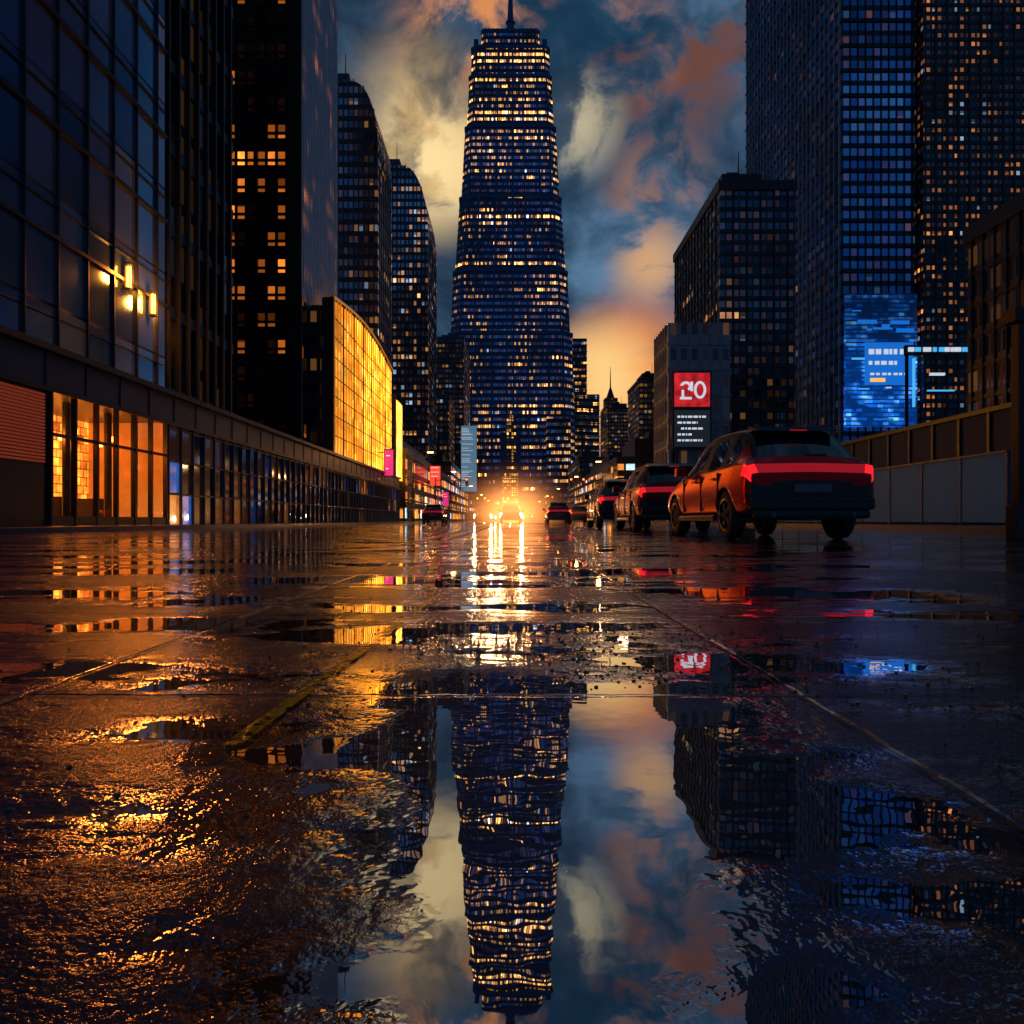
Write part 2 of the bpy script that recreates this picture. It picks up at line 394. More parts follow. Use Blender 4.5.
# ---------------------------------------------------------------- LEFT: ribbed tower with amber windows
F2=facade('amber_window_wall',.75,2.0,.16,.34,(.02,.025,.03),.5,(.006,.006,.008),p=.36,prow=.12,warm=(1,.24,.025),coolf=0,es=2.2,seed=12,cl=(.16,.30),faintk=.01)
M_rib=simple('ribbed_steel',(.72,.80,.90),.4,.35)
g=MB(); g.box(-34,-16,52,63.2,0,95,0)
y=52.2
while y<63.2: g.box(-16,-15.75,y-.06,y+.06,17,95,1); y+=.42
g.box(-16.6,-15.6,51.8,52.1,0,95,2)
z=3.0
while z<95: g.box(-34,-16.6,51.9,52.0,z-.1,z+.1,2); z+=2.0
for x in range(-34,-16,3): g.box(x-.15,x+.15,51.8,52,0,95,2)
g.obj('office_tower',[F2,M_rib,M_black])

# gold illuminated building
m,nt,P,o=newmat('gold_lit_glass'); M_gold=m
pos=nt.new('ShaderNodeTexCoord').outputs['Object']; xx,yy,zz=nt.sep(pos)[:3]
w=nt.white(nt.comb(nt.m('FLOOR',yy),nt.m('FLOOR',nt.m('DIVIDE',zz,1.6)),3))
f=nt.m('MULTIPLY',nt.m('MULTIPLY_ADD',w[0],.8,.45),nt.m('MULTIPLY_ADD',nt.noise(pos,.4,4,.6),3.2,-.5))
nt.put(P.inputs['Base Color'],(.1,.05,.01,1)); P.inputs['Roughness'].default_value=.2
nt.put(P.inputs['Emission Color'],nt.mix(nt.ss(nt.noise(pos,.5,3),.40,.65),(1,.27,.008,1),(1,.45,.05,1)))
nt.put(P.inputs['Emission Strength'],nt.m('MAXIMUM',nt.m('MULTIPLY',f,nt.m('MULTIPLY_ADD',nt.ss(yy,56,78),3.4,.9)),.08))
g=MB(); 
g.box(-34,-15.0,55,86,5.5,17.2,3)
def topz(y): t=(y-56)/28; return 18.0+1.2*math.sin(math.pi*t)
N=28
for k in range(N):
    y0=56+k; y1=y0+1
    g.quad([(-14.5,y0,5.6),(-14.5,y1,5.6),(-14.5,y1,topz(y1)),(-14.5,y0,topz(y0))],0)
    g.box(-14.5,-14.38,y0-.03,y0+.03,5.6,topz(y0)+.2,2 if k%4 else 1)
    g.quad([(-14.2,y0,topz(y0)+.25),(-14.2,y1,topz(y1)+.25),(-15.1,y1,topz(y1)+.25),(-15.1,y0,topz(y0)+.25)],1)
    g.quad([(-14.2,y0,topz(y0)),(-14.2,y1,topz(y1)),(-14.2,y1,topz(y1)+.25),(-14.2,y0,topz(y0)+.25)],2)
z=7.2
while z<17: g.box(-14.5,-14.42,56,84,z-.03,z+.03,1); z+=1.6
g.box(-15.1,-14.2,55.6,56.0,5.5,18,1)
g.box(-15.0,-14.6,88,93,5.5,15.5,0); g.box(-15,-14.55,87.6,88,5.5,16,1)
F3=facade('black_small_windows',.8,1.9,.2,.35,(.02,.02,.03),.5,p=.12,prow=.05,es=.8,seed=21)
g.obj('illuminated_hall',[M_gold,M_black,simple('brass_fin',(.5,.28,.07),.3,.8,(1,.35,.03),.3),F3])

# ---------------------------------------------------------------- generic office blocks
def block(name,x0,x1,y0,y1,h,fm,floor=3.6,fin=0,mats=None,roof=True,ledge=.15,fins=.09,trim=None):
    g=MB(); g.box(x0,x1,y0,y1,0,h,0)
    if roof:
        g.box(x0-.2,x1+.2,y0-.2,y1+.2,h,h+1.0,1)
        cx,cy=(x0+x1)/2,(y0+y1)/2; w=(x1-x0)*.28; dd=(y1-y0)*.25
        g.box(cx-w,cx+w,cy-dd,cy+dd,h+1,h+4.2,1)
        g.box(cx-w*.4,cx+w*.2,cy-dd*.5,cy+dd*.3,h+4.2,h+5.6,1); g.cyl((cx+w*.6,cy,h+4.2),.12,5,1,6,.04)
    z=floor
    while z<h-1 and ledge:
        g.box(x0-ledge,x1+ledge,y0-ledge,y1+ledge,z-.12,z+.12,1); z+=floor
    if fin:
        k=x0+fin
        while k<x1-.1: g.box(k-fins,k+fins,y0-ledge-.05,y0,0,h,1); k+=fin
        sx=x0 if x0>0 else x1; sg=-1 if x0>0 else 1
        k=y0+fin
        while k<y1-.1:
            a,b=sorted((sx,sx+sg*(ledge+.05))); g.box(a,b,k-fins,k+fins,0,h,1); k+=fin
    return g.obj(name,[fm,trim or M_dark]+(mats or []))
M_bl=simple('blue_grey_mullion',(.05,.07,.10),.35,.6)
def curved_block(name,x0,x1,y0,y1,h,drop,wc,fm,floor,fin=1.6):
    g=MB(); n=10
    hz=lambda x: h if x<x1-wc else h-drop*(1-math.sqrt(max(0,1-((x-(x1-wc))/wc)**2)))
    xs=[x0,x1-wc]+[x1-wc+wc*math.sin(math.pi/2*k/n) for k in range(1,n+1)]
    R=[[(x,y0,0),(x,y1,0),(x,y1,hz(x)),(x,y0,hz(x))] for x in xs]
    g.loft(R,0)
    z=floor
    while z<h-drop: g.box(x0-.1,x1+.1,y0-.1,y1+.1,z-.12,z+.12,1); z+=floor
    k=x0+fin
    while k<x1: g.box(k-.08,k+.08,y0-.16,y0,0,hz(k)+.3,1); k+=fin
    k=y0+fin
    while k<y1: g.box(x1,x1+.12,k-.08,k+.08,0,h-drop,1); k+=fin
    g.box(x0+3,x1-wc-1,y0+2,y0+8,h-2,h+2.5,1); g.cyl((x1-wc-2,y0+4,h),.15,7,1,6,.05)
    g.obj(name,[fm,M_bl])
FL4=facade('fL4',.8,1.8,.14,.3,(.14,.22,.33),.8,p=.14,prow=.02,es=1.3,seed=31)
curved_block('office_tower',-36,-21,109.5,122,69,10,4,FL4,3.6)
FL5=facade('fL5',.95,1.8,.14,.3,(.26,.38,.52),.85,p=.28,prow=.03,es=2.0,seed=32,warm=(1,.42,.13),coolf=.2)
curved_block('office_tower',-46,-19.8,165,184,84,16,6,FL5,3.6,1.9)
FL6=facade('fL6',1.3,1.9,.15,.3,(.12,.18,.26),.7,p=.22,prow=.02,es=1.3,seed=33)
block('office_tower',-30,-18,262,300,68,FL6,3.8,0,ledge=.2,trim=M_bl)
block('office_tower',-34,-20.5,228,250,40,FL6,3.8,0,ledge=.2,trim=M_bl)
FSH=facade('shop_row_windows',1.5,2.2,.1,.25,(.1,.08,.06),.5,p=.5,prow=.4,warm=(1,.30,.04),coolf=.15,es=3.0,seed=40,cl=(.3,.9))
block('shop_row',-30,-14.2,94,160,9,FSH,3,0)
block('shop_row',-30,-14.2,163.2,226,13,FSH,3.2,0)

# right side
M_stonetrim=simple('stone_trim',(.26,.30,.33),.5,vs=1)
FR1=facade('fR1',.9,2.2,.22,.35,(.08,.10,.12),.4,(.30,.35,.38),p=.02,prow=.0,es=.6,seed=51,frough=.5)
block('stone_building',13.4,18.7,60,65.6,17.2,FR1,2.2,.9,roof=False,trim=M_stonetrim,fins=.06,ledge=.08)
FR2=facade('fR2',.7,1.15,.12,.3,(.08,.13,.20),.8,p=.05,prow=.01,es=.7,seed=52)
block('office_tower',21.4,29.1,72,92,34.2,FR2,2.3,1.4,fins=.04,ledge=.08)
FR3=facade('fR3_blue',1.05,1.7,.04,.28,(.12,.36,.85),.9,(.012,.02,.045),p=.04,prow=.02,es=.45,seed=53,cool=(.3,.6,1),coolf=.5)
m,nt,P,o=newmat('blue_led_wall'); M_led=m
pos=nt.new('ShaderNodeTexCoord').outputs['Object']; xx,yy,zz=nt.sep(pos)[:3]
c=nt.white(nt.comb(nt.m('FLOOR',nt.m('MULTIPLY',xx,1.4)),nt.m('FLOOR',nt.m('MULTIPLY',zz,1.7)),1))
line=nt.m('GREATER_THAN',nt.m('FRACT',nt.m('MULTIPLY',zz,1.7)),.35)
blk=nt.ss(nt.noise(nt.vm('MULTIPLY',pos,(.22,1,.35)),1,3),.46,.60)
e=nt.m('MULTIPLY',line,nt.m('ADD',nt.m('MULTIPLY',blk,.75),nt.m('MULTIPLY',nt.m('POWER',c[0],4),.5)))
fade=nt.m('MULTIPLY_ADD',nt.m('SUBTRACT',1,nt.ss(zz,20,27)),.9,.3)
nt.put(P.inputs['Base Color'],(.01,.02,.05,1)); nt.put(P.inputs['Emission Color'],nt.mix(nt.m('MULTIPLY',nt.m('POWER',c[0],3),blk),(.004,.15,.85,1),(.15,.55,1,1))); nt.put(P.inputs['Emission Strength'],nt.m('MULTIPLY',nt.m('ADD',e,.14),fade))
g=MB(); g.box(44.8,54.7,95,134,0,165,0)
y=95.3
while y<134: g.box(44.5,44.8,y-.09,y+.09,0,165,1); y+=1.5
z=3.4
while z<165: g.box(44.8,54.7,94.85,95,z-.1,z+.1,2); g.box(44.62,44.8,95,134,z-.15,z+.15,2); z+=3.4
for k in range(10): g.box(44.85+k*1.05-.04,44.85+k*1.05+.04,94.8,95,0,165,2)
g.box(44.9,54.6,94.3,94.6,12.9,30.8,3)
def led_text(x0,x1,z,h,y,m):
    x=x0
    while x<x1:
        w=random.uniform(.25,.9); g.box(x,min(x+w,x1),y-.06,y,z,z+h,m); x+=w+random.uniform(.15,.4)
g.box(47.5,54.0,94.15,94.28,18.5,24.2,4)
led_text(48,53.5,22.6,.7,94.15,5); led_text(48,52,21.2,.5,94.15,5); led_text(48.2,53,19.8,.3,94.15,5); g.box(48.2,50.2,94.09,94.15,18.9,19.4,6)
for k in range(16):
    z0=random.uniform(13.3,29); x0=random.uniform(45.2,52.5); g.box(x0,min(x0+random.uniform(.6,3),54.3),94.2,94.3,z0,z0+random.choice([.15,.25,.5]),random.choice([4,4,7,7,5]) if z0<23 else 4)
M_wled=simple('white_led',(.5,.5,.5),.4,0,(.80,.88,1),.7,var=.4)
M_bled=simple('bright_blue_led',(.02,.05,.1),.4,0,(.01,.20,.85),.7,var=.5)
M_oled=simple('amber_led',(.1,.05,.01),.4,0,(1,.45,.08),1.2)
M_cled=simple('cyan_led',(.02,.05,.1),.4,0,(.08,.5,1),.9)
g.obj('office_tower',[FR3,simple('grey_rib',(.26,.31,.38),.4,.5),M_dark,M_led,M_bled,M_wled,M_oled,M_cled])
FR4=facade('fR4',.75,1.15,.2,.36,(.06,.08,.11),.7,p=.30,prow=.03,es=1.4,seed=54,warm=(1,.32,.07),coolf=.12,cl=(.25,.25))
block('office_tower',55,100,93.5,140,170,FR4,2.3,1.5,fins=.05,ledge=.08)
FR5=facade('fR5',1.0,1.9,.1,.25,(.10,.15,.22),.8,p=.16,prow=.03,es=.4,seed=55)
block('office_building',28,44,37.5,43,17.2,FR5,1.9,1.0,fins=.04,ledge=.08)
g=MB(); g.box(20.5,21,26,50,.12,4.9,0)
for k in range(13): g.box(20.4,20.5,26+k*2-.08,26+k*2+.08,.12,4.9,1)
g.box(20.35,21.1,26,50,4.9,5.1,1); g.obj('retaining_wall',[simple('blue_grey_wall',(.018,.045,.095),.5,spec=.1),M_dark])
FD=facade('fD',1.5,1.9,.15,.3,(.12,.14,.18),.7,p=.20,prow=.03,es=1.0,seed=61)
block('office_building',45.5,56,250,275,50,FD,3.8,0,ledge=.2)
block('office_building',48,62,352,380,56,FD,3.8,0,ledge=.2)
block('shop_row',14.5,30,96,120,8,FSH,3,0)
block('shop_row',18,30,132,200,10,FSH,3,0)
block('office_building',19,26,205,240,9,FD,3,0)
block('office_building',24,34,250.5,300,22,FD,3.6,0)
g=MB(); g.box(50,60,386,396,0,62,0)
g.box(51.5,58.5,387,395,62,68,0); g.cyl((55,391,68),2.5,6,1,8,.6); g.cyl((55,391,74),.4,12,1,6,.1)
g.obj('clock_tower',[FD,M_dark])

# billboard
m,nt,P,o=newmat('red_led_screen'); M_red=m
pos=nt.new('ShaderNodeTexCoord').outputs['Object']; xx,yy,zz=nt.sep(pos)[:3]
nt.put(P.inputs['Base Color'],(.1,.01,.01,1)); nt.put(P.inputs['Emission Color'],(1,.03,.04,1))
nt.put(P.inputs['Emission Strength'],nt.m('MULTIPLY_ADD',nt.noise(pos,1.6,3),1.2,-.12))
M_dled=simple('dim_led',(.02,.02,.03),.3,0,(.15,.2,.25),.06)
g=MB()
Y=59.2
g.box(13.6,16.9,Y+.1,Y+.5,6.3,12.9,0)
g.box(13.75,16.75,Y,Y+.1,9.9,12.75,1); g.box(13.75,16.75,Y,Y+.1,6.5,9.6,2)
def ringseg(cx,cz,rx,rz,w,a0,a1,n=20,m=3):
    for k in range(n):
        a=math.radians(a0+(a1-a0)*k/n); b=math.radians(a0+(a1-a0)*(k+1)/n)
        g.quad([(cx+rx*math.cos(a),Y-.04,cz+rz*math.sin(a)),(cx+rx*math.cos(b),Y-.04,cz+rz*math.sin(b)),(cx+(rx-w)*math.cos(b),Y-.04,cz+(rz-w)*math.sin(b)),(cx+(rx-w)*math.cos(a),Y-.04,cz+(rz-w)*math.sin(a))],m)
ringseg(14.7,11.6,.48,.42,.22,-60,170); g.box(14.2,15.2,Y-.06,Y,10.5,10.7,3); ringseg(15.9,11.3,.52,.75,.22,0,360)
g.box(14.35,14.55,Y-.06,Y,10.7,11.3,3); g.box(15.1,15.3,Y-.06,Y,11.2,12.0,3)
for r,(a,b) in enumerate([(14.0,16.4),(14.0,15.7),(14.3,16.2),(14.0,15.2),(14.0,16.1)]):
    z=8.95-r*.5; x=a
    while x<b: ww=random.uniform(.1,.4); g.box(x,min(x+ww,b),Y-.04,Y,z,z+.17,3); x+=ww+.1
for x in(14.0,16.5): g.box(x-.1,x+.1,Y+.15,Y+.4,.12,6.3,0)
g.obj('billboard',[M_black,M_red,M_dled,M_wled])
g=MB(); g.box(32.4,37.9,57.6,57.9,13.9,14.7,1)
x=32.6
while x<37.6:
    w=random.uniform(.12,.7); g.box(x,min(x+w,37.7),57.5,57.6,14.15,14.5,random.choice([0,0,3])); x+=w+random.uniform(.06,.25)
for x in(32.6,37.7): g.box(x-.1,x+.1,57.7,57.9,.1,13.9,2)
g.box(33.0,33.15,57.5,57.7,9.6,13.6,3); g.box(34.4,35.6,57.5,57.7,12.2,12.4,0); g.box(34.2,36.4,57.5,57.7,10.9,11.0,3)
g.obj('illuminated_sign',[M_wled,M_black,M_dark,M_cled])

# hoarding
M_hoard=simple('hoarding_panel',(.13,.38,.62),.55,vs=.8,spec=.1)
g=MB(); y=23.3
while y<46:
    g.box(16.5,16.56,y+.02,y+2.38,.2,2.55,0); g.box(16.46,16.60,y-.04,y+.02,.12,2.6,1); y+=2.42
g.box(16.44,16.62,23.3,46,2.55,2.62,1); g.obj('construction_hoarding',[M_hoard,M_conc])
g=MB(); g.box(7.15,8.4,9.9,10.15,.0,.5,0); g.box(7.2,8.35,9.93,10.1,.5,3.1,0); g.box(7.12,8.42,9.88,10.17,3.1,3.3,0); g.box(7.28,8.27,9.90,9.93,.65,2.95,1)
g.box(7.3,7.36,9.95,10.05,3.3,3.7,0)
g.obj('advertising_pylon',[M_black,M_glass],bevel=.02)

# left signs
M_mag=simple('magenta_screen',(.2,.02,.1),.4,0,(1,.03,.25),.7,var=.5)
M_rsc=simple('red_screen',(.2,.02,.02),.4,0,(1,.06,.03),1.3,var=.5)
M_cy=simple('cyan_screen',(.1,.2,.25),.4,0,(.30,.6,.9),.25,var=.5)
def bladesign(y,x0,x1,z0,z1,m):
    g=MB(); g.box(x0,x1,y-.12,y+.12,z0,z1,0); g.box(x0+.08,x1-.08,y-.15,y-.12,z0+.1,z1-.1,1); g.box(x0-.6,x0,y-.05,y+.05,z1-.4,z1-.3,0)
    k=z0+.4
    while k<z1-.4:
        if random.random()<.6: g.box(x0+.25,x0+random.uniform(.4,.85)*(x1-x0),y-.17,y-.15,k,k+.1,2)
        k+=random.uniform(.35,.8)
    g.obj('shop_sign',[M_black,m,M_wled])
bladesign(76,-13.9,-12.8,5.0,8.0,M_mag); bladesign(118,-13.9,-12,6,9.5,M_rsc)
bladesign(190,-13.9,-9.5,8,26,M_cy); bladesign(140,-13.9,-12.6,3,6,M_mag)

# ---------------------------------------------------------------- central skyscraper
FT=facade('tower_glass',1.25,4.1,.14,.38,(.15,.32,.70),.92,(.010,.020,.048),p=.26,prow=.10,warm=(1,.42,.08),coolf=.04,es=4.6,bp=2.4,
          bands=[(238,250.5,.8),(254,258.5,.6),(266,272,.75),(180,184.5,.7),(229.5,234,.4),(152,156,.5),(280,287,.8),(209,213,.4)],seed=71,cl=(.06,.16),tilt=.06,faintk=.08)
cx,cy=-1,452
prof=[(0,39,.84),(70,38.6,.84),(70.01,38,.84),(112,37.2,.84),(112.01,36,.84),(150,34.4,.84),(150.01,33.4,.84),(196,30.8,.84),(196.01,29.9,.84),(240,27.6,.86),(240.01,26.6,.86),(272,25.2,.88),(272.01,24.3,.88),(289,23.8,.88)]
def octr(h,r,z,px=1.0):
    a=r*h
    return [(cx-a,cy-r,z),(cx+a,cy-r,z),(cx+r,cy-a,z),(cx+r,cy+a,z),(cx+a,cy+r,z),(cx-a,cy+r,z),(cx-r,cy+a,z),(cx-r,cy-a,z)]
def pr(z):
    for i in range(len(prof)-1):
        a,b=prof[i],prof[i+1]
        if a[0]<=z<=b[0]:
            t=(z-a[0])/(b[0]-a[0]); return a[1]+(b[1]-a[1])*t,a[2]+(b[2]-a[2])*t
g=MB(); g.loft([octr(h,r,z) for z,r,h in prof],0)
z=4.1
while z<287:
    r,h=pr(z); g.loft([octr(h,r+.12,z-.28),octr(h,r+.12,z+.28)],1); z+=4.1
for zz in(70,112,150,196,240,272):
    r,h=pr(zz-.1); g.loft([octr(h,r+.5,zz-1.4),octr(h,r+.5,zz+.6)],1)
for t in(-.99,-.72,-.34,-.06,.06,.34,.72,.99):
    for sgn in(-1,1):
        R=[]
        for z,r,h in prof:
            x=cx+r*h*t; yy=cy+sgn*(r+.3); R.append([(x-.5,yy-.5,z),(x+.5,yy-.5,z),(x+.5,yy+.5,z),(x-.5,yy+.5,z)])
        g.loft(R,1)
g.loft([octr(.88,24.3,289),octr(.88,24.3,291)],1)
g.loft([octr(.9,18.2,291),octr(.9,17.8,304)],0); g.loft([octr(.9,18.4,303),octr(.9,18.4,305)],1)
for k in range(-6,7): g.box(cx+k*2.6-.3,cx+k*2.6+.3,cy-18.9,cy-17.6,291,305,1)
for sx in(-1,1): g.box(cx+sx*21-1.5,cx+sx*21+1.5,cy-22,cy-14,291,296,1)
g.cyl((cx,cy,305),3.6,3,1,12,3.2); g.cyl((cx,cy,308),2.9,14,1,8,2.4); g.cyl((cx,cy,322),2.1,30,1,8,.6)
for k in range(3): g.cyl((cx,cy,311+k*5),3.5-k*.2,.7,1,8)
g.box(36,46,430,465,0,112,0); g.box(46,54,432,465,0,78,0); g.box(-45,-36,430,465,0,96,0); g.box(-36,-24,405,418,0,46,0); g.box(20,34,404,418,0,60,0)
for z in range(4,112,4): g.box(35.8,46.2,429.7,465,z-.3,z+.3,1)
for z in range(4,78,4): g.box(46,54.2,431.7,465,z-.3,z+.3,1)
g.box(-7,5,411.2,412.6,2,52,1); g.box(-3,2.5,410.8,411.2,30,62,2); g.box(-5.5,4,410.8,411.2,4,28,2)
for k in range(15): g.box(-6,4.5,410.5,410.8,5+k*4,5.5+k*4,1)
g.obj('skyscraper_with_spire',[FT,simple('tower_mullion',(.05,.09,.18),.35,.8),facade('atrium',1.4,2.0,.15,.2,(.2,.12,.05),.3,p=.5,prow=.5,es=2.6,seed=90,warm=(1,.45,.1),coolf=0)])

# ---------------------------------------------------------------- cars
def make_car(name,loc,rz,paint,lights_on=True,sc=(1,1,1)):
    root=empty(name,loc,rz); root.scale=sc
    st=[(0.00,.50,.80,.82,.72,.70,.60),(0.025,.38,.91,.93,.85,.83,.76),(0.075,.33,1.03,1.055,.91,.88,.80),(0.20,.29,1.07,1.17,.92,.87,.70),
        (0.62,.28,1.07,1.55,.93,.88,.60),(0.76,.28,1.06,1.62,.93,.88,.60),(1.00,.28,1.05,1.66,.93,.88,.61),(1.10,.28,1.05,1.67,.93,.88,.61),(1.95,.28,1.03,1.69,.93,.88,.62),
        (2.05,.28,1.03,1.685,.93,.88,.62),(2.65,.28,1.01,1.62,.93,.88,.61),(2.95,.28,1.00,1.48,.93,.88,.62),(3.50,.28,.98,1.08,.93,.86,.72),
        (4.02,.28,.91,1.0,.92,.83,.66),(4.36,.31,.78,.86,.87,.75,.55),(4.48,.40,.62,.70,.74,.62,.40)]
    bm=bmesh.new(); cl=bm.edges.layers.float.new('crease_edge'); rings=[]
    for (y,zb,zs,zr,w,ws,wr) in st:
        t=.86; wt=ws+(wr-ws)*t; dz=zr-zs
        zt=zs+(dz-.05)*t if dz>.08 else zs+dz*.5
        ze=zr-.035 if dz>.08 else zr-.005
        hp=[(0,zb),(w*.8,zb),(w*.97,zb+.10),(w,zb+(zs-zb)*.45),(w*.99,zb+(zs-zb)*.80),(ws,zs),(wt,zt),(wr,ze),(wr*.6,zr),(0,zr+.012)]
        ring=[bm.verts.new((x,y,z)) for x,z in hp]+[bm.verts.new((-x,y,z)) for x,z in reversed(hp[1:-1])]
        rings.append(ring)
    n=len(rings[0])
    for s in range(len(st)-1):
        for k in range(n):
            c=(k+1)%n; f=bm.faces.new((rings[s][k],rings[s][c],rings[s+1][c],rings[s+1][k]))
            h=k if k<9 else 17-k
            mt=0
            if h<=1: mt=2
            if h==5 and 4<=s<=11: mt=1
            if h==5 and s in(6,8): mt=2
            if h in(7,8) and s==3: mt=1
            if h in(7,8) and s in(10,11): mt=1
            if h in(7,8) and 4<=s<=9: mt=1
            if h==6 and 3<=s<=9: mt=2
            if h==2 and s in(0,1): mt=2
            if h==3 and s==0: mt=2
            if h==4 and s in(1,2): mt=3
            if h in(5,6) and s==1: mt=3
            if h in(7,8) and s==1: mt=5
            if h==4 and s==13: mt=4
            if h==3 and s==13: mt=4
            f.material_index=mt; f.smooth=True
    bm.faces.new(tuple(reversed(rings[0]))).material_index=2; bm.faces.new(tuple(rings[-1])).material_index=2
    for s in range(len(st)-1):
        for k in(5,6,7,11,12,13):
            e=bm.edges.get((rings[s][k],rings[s+1][k])); 
            if e: e[cl]=.55 if k in(5,13) else .3
    for s in(1,2,3,4,12):
        for k in range(4,14):
            e=bm.edges.get((rings[s][k],rings[s][k+1]))
            if e: e[cl]=.6
    bmesh.ops.recalc_face_normals(bm,faces=bm.faces)
    me=bpy.data.meshes.new('body'); bm.to_mesh(me); bm.free()
    for mm in(paint,M_glass,M_plastic,M_tail_on if lights_on else M_tail,M_head_on if lights_on=='head' else M_head,M_tail2): me.materials.append(mm)
    b=bpy.data.objects.new('body',me); S.collection.objects.link(b)
    lv=3 if loc[1]<20 else 2
    sm=b.modifiers.new('s','SUBSURF'); sm.levels=lv; sm.render_levels=lv
    cut=MB()
    for wy in(.88,3.62):
        for sx in(-1,1): cut.cyl((.66 if sx>0 else -1.05,wy,.36),.405,.39,0,40,axis='x')
    co=cut.obj('cut',[M_plastic])
    bo=b.modifiers.new('b','BOOLEAN'); bo.object=co; bo.operation='DIFFERENCE'; bo.solver='EXACT'
    try: bo.material_mode='TRANSFER'
    except Exception: pass
    dg=bpy.context.evaluated_depsgraph_get(); dg.update()
    me2=bpy.data.meshes.new_from_object(b.evaluated_get(dg)); me2.name='body'
    b.modifiers.clear(); b.data=me2; bpy.data.objects.remove(co)
    b.parent=root
    for i,(wx,wy) in enumerate(((-.80,.88),(.80,.88),(-.80,3.62),(.80,3.62))):
        g=MB(); R=[]
        for (dx,r) in((-.11,.22),(-.115,.30),(-.09,.345),(-.04,.36),(.04,.36),(.09,.345),(.115,.30),(.11,.22)):
            R.append([(wx+dx,wy+r*math.cos(a*math.pi/20),.36+r*math.sin(a*math.pi/20)) for a in range(40)])
        g.loft(R,0,False)
        sg=-1 if wx<0 else 1
        g.cyl((wx-.02 if sg>0 else wx-.0,wy,.36),.225,.02,2,32,axis='x')
        R=[]
        for (dx,r) in((.0,.235),(.112,.24),(.116,.215),(.03,.205)):
            R.append([(wx+sg*dx,wy+r*math.cos(a*math.pi/16),.36+r*math.sin(a*math.pi/16)) for a in range(32)])
        g.loft(R,1,False)
        g.cyl((min(wx,wx+sg*.10),wy,.36),.05,.10,1,16,axis='x')
        for k in range(5):
            for off in(-.12,.12):
                a=2*math.pi*k/5+off; ca,sa=math.cos(a),math.sin(a); p=[]
                for(rr,ww)in((.04,.022),(.215,.014)):
                    for dx in(.06,.105):
                        for sw in(-1,1): p.append((wx+sg*dx,wy+rr*ca-sw*ww*sa,.36+rr*sa+sw*ww*ca))
                i0=len(g.v); g.v+=p
                for f in((0,1,3,2),(4,6,7,5),(0,4,5,1),(2,3,7,6),(0,2,6,4),(1,5,7,3)): g.f.append(tuple(i0+q for q in f)); g.m.append(1)
        g.obj('wheel_%d'%i,[M_rubber,M_rim,M_plastic],root)
    g=MB(); g.box(-.26,.26,-.03,.02,.66,.77,0); g.obj('number_plate',[M_plate],root,bevel=.005)
    g=MB(); g.box(-.86,.86,-.045,.10,.42,.60,0); g.box(-.80,.80,-.03,.12,.30,.42,0); g.obj('rear_bumper',[M_plastic],root,bevel=.04)
    g=MB(); 
    R=[[( -.58,.44,1.545),(.58,.44,1.545),(.58,.46,1.575),(-.58,.46,1.575)],[(-.60,.80,1.60),(.60,.80,1.60),(.59,.80,1.655),(-.59,.80,1.655)]]
    g.loft(R,0); g.obj('roof_spoiler',[M_plastic],root,bevel=.008)
    g=MB(); g.box(-.12,.12,.425,.44,1.55,1.565,0); g.obj('brake_light',[M_tail2],root)
    g=MB(); g.box(-.01,.30,.20,.225,1.185,1.20,0); g.obj('rear_wiper',[M_plastic],root)
    for sx in(-1,1):
        s2='l' if sx<0 else 'r'
        g=MB(); g.box(sx*.89-.02,sx*.89+.02,2.86,2.95,1.02,1.08,0); a,bb=sorted((sx*.91,sx*1.10)); g.box(a,bb,2.80,2.95,1.04,1.20,0); g.obj('mirror_'+s2,[paint],root,bevel=.035)
        g=MB()
        for yy in(1.25,2.2): a,bb=sorted((sx*.915,sx*.955)); g.box(a,bb,yy,yy+.2,.90,.93,0)
        g.obj('door_handles_'+s2,[paint],root,bevel=.01)
        g=MB(); a,bb=sorted((sx*.88,sx*.945)); g.box(a,bb,1.30,3.2,.27,.36,0); g.obj('sill_'+s2,[M_plastic],root,bevel=.02)
        g=MB()
        for yy in(1.16,2.0,2.98):
            a,bb=sorted((sx*.90,sx*.932)); g.box(a,bb,yy-.006,yy+.006,.42,1.0,0)
        g.obj('door_seams_'+s2,[M_plastic],root)
        g=MB(); g.cyl((sx*.55,-.05,.36),.04,.12,0,14,axis='y'); g.obj('exhaust_'+s2,[M_rim],root)
    return root
def paint(n,c,co=.12,metal=.85,rough=.26):
    # metallic flake paint: reflections take the body colour
    return simple(n,c,rough,metal,coat=co,var=.08,vs=20,spec=.3)
P_red=paint('red_paint',(.80,.012,.016)); P_dred=paint('dark_red_paint',(.30,.008,.010)); P_blk=paint('black_paint',(.03,.03,.035),.4); P_gry=paint('grey_paint',(.12,.125,.13)); P_wht=paint('white_car_paint',(.4,.4,.42)); P_yel=paint('taxi_yellow',(.6,.3,.02))
make_car('parked_car',(4.08,9.5,0),math.radians(2),P_red,False)
make_car('parked_car',(3.85,16.2,0),0,P_dred,False)
make_car('parked_car',(3.75,22.8,0),0,P_blk,False)
make_car('car',(3.5,52,0),0,P_dred,True); make_car('car',(3.2,78,0),0,P_blk,True); make_car('taxi',(6.4,66,0),0,P_yel,True); make_car('car',(6.2,92,0),0,P_wht,True)
make_car('car',(-.1,62,0),math.pi,P_blk,'head'); make_car('taxi',(-3.0,76,0),math.pi,P_yel,'head'); make_car('car',(0.6,100,0),math.pi,P_gry,'head'); make_car('car',(-3.4,112,0),math.pi,P_gry,'head')
make_car('parked_car',(-6.6,58,0),0,P_blk,False)

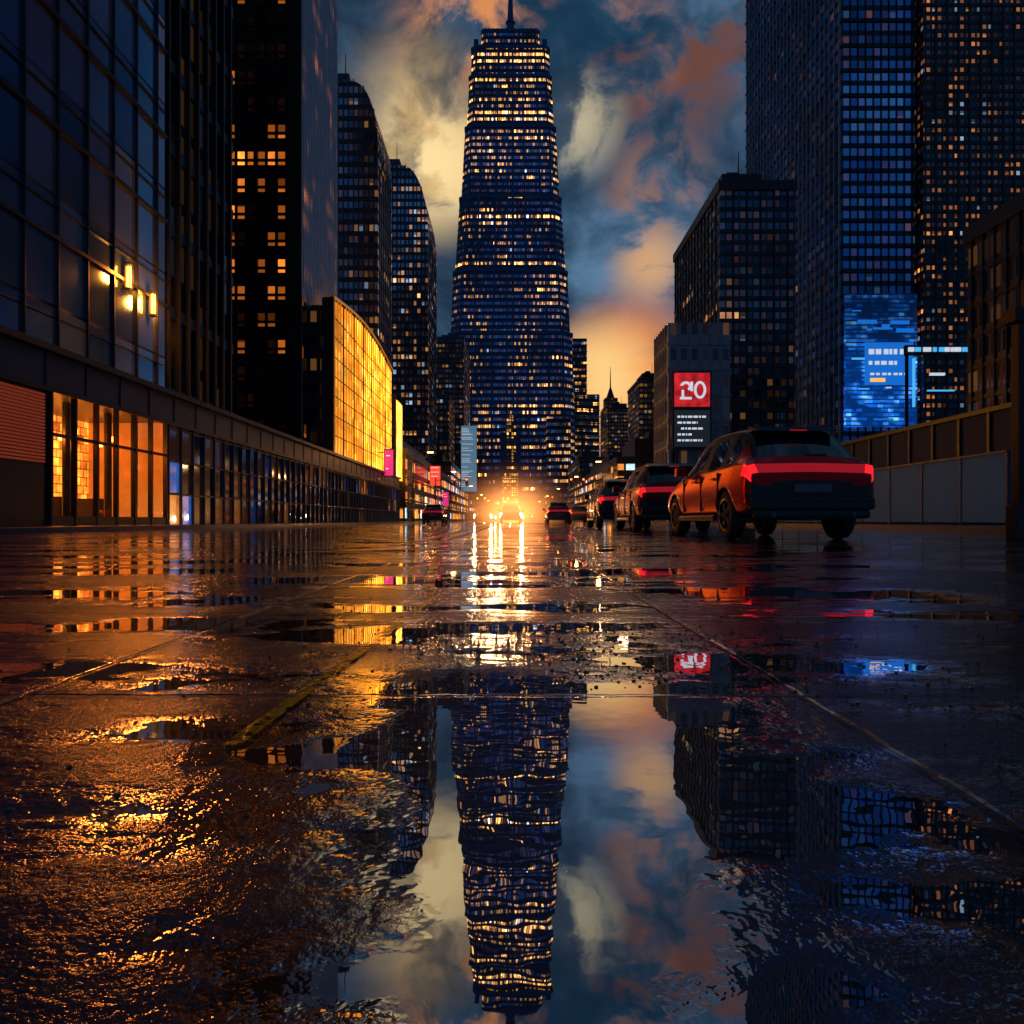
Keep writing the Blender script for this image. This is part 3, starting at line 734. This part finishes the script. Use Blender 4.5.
# self-glowing volume added to stand in for glare around the headlamps
m=bpy.data.materials.new('headlamp_glare_emission'); m.use_nodes=True; nt=NT(m.node_tree); nt.n.clear()
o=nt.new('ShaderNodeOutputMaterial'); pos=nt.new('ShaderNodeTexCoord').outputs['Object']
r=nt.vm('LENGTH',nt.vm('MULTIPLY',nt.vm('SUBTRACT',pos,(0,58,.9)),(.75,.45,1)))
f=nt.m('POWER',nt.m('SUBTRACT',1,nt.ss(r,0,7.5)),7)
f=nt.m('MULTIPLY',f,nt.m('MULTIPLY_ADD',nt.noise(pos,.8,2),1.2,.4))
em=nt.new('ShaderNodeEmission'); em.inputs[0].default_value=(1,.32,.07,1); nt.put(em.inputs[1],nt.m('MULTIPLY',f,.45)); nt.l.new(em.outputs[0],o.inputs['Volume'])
g=MB(); g.box(-9.5,9.5,45,70,.02,8.5,0); g.obj('glare_volume',[m])

def street_lamp(x,y,sg,on=True):
    r=empty('street_lamp',(x,y,.12)); g=MB()
    g.cyl((0,0,0),.14,.5,0,12,.1); g.cyl((0,0,.5),.08,6.6,0,10,.05)
    R=[[(sg*t*1.6+0,-.04,7+.5*math.sin(t*1.57)),(sg*t*1.6,.04,7+.5*math.sin(t*1.57)),(sg*t*1.6,.04,7.08+.5*math.sin(t*1.57)),(sg*t*1.6,-.04,7.08+.5*math.sin(t*1.57))] for t in(0,.25,.5,.75,1)]
    g.loft(R,0); a,b=sorted((sg*1.5,sg*2.2)); g.box(a,b,-.14,.14,7.46,7.58,0); g.obj('pole',[M_dark],r)
    g=MB(); g.box(a+.05,b-.05,-.11,.11,7.40,7.46,0); g.obj('lantern',[M_lampw],r)
    if y<140: plight('bulb',(sg*1.8,0,7.2),200,(1,.42,.12),.2,r)
for y in(75,105,150,200,260): street_lamp(-10.6,y,1); street_lamp(12.6,y+12,-1)
M_rsc2=simple('signal_red',(.3,.01,.01),.3,0,(1,.06,.02),12); M_grn=simple('signal_amber',(.3,.2,.01),.3,0,(1,.45,.05),12)
def traffic_light(x,y,sg,col):
    r=empty('traffic_light',(x,y,.12)); g=MB(); g.cyl((0,0,0),.1,6,0,10,.07); a,b=sorted((0,sg*4.5)); g.box(a,b,-.05,.05,5.6,5.72,0)
    for xx in(sg*4.3,sg*2.6): g.box(xx-.18,xx+.18,-.16,.1,4.9,6.0,0)
    g.obj('mast',[M_black],r)
    g=MB()
    for xx in(sg*4.3,sg*2.6): g.cyl((xx,-.2,5.75 if col=='r' else 5.15),.12,.05,0,14,axis='y')
    g.obj('lens',[M_rsc2 if col=='r' else M_grn],r)
traffic_light(-10.5,96,1,'r'); traffic_light(12.4,96,-1,'r'); traffic_light(-10.5,160,1,'a'); traffic_light(12.4,170,-1,'r')

c=bpy.data.cameras.new('camera'); c.lens=24.6; c.sensor_width=36; c.clip_start=.02; c.clip_end=5000; c.shift_y=.008
co=bpy.data.objects.new('camera',c); co.location=(0,0,.28); co.rotation_euler=(math.radians(90),0,0); S.collection.objects.link(co); S.camera=co
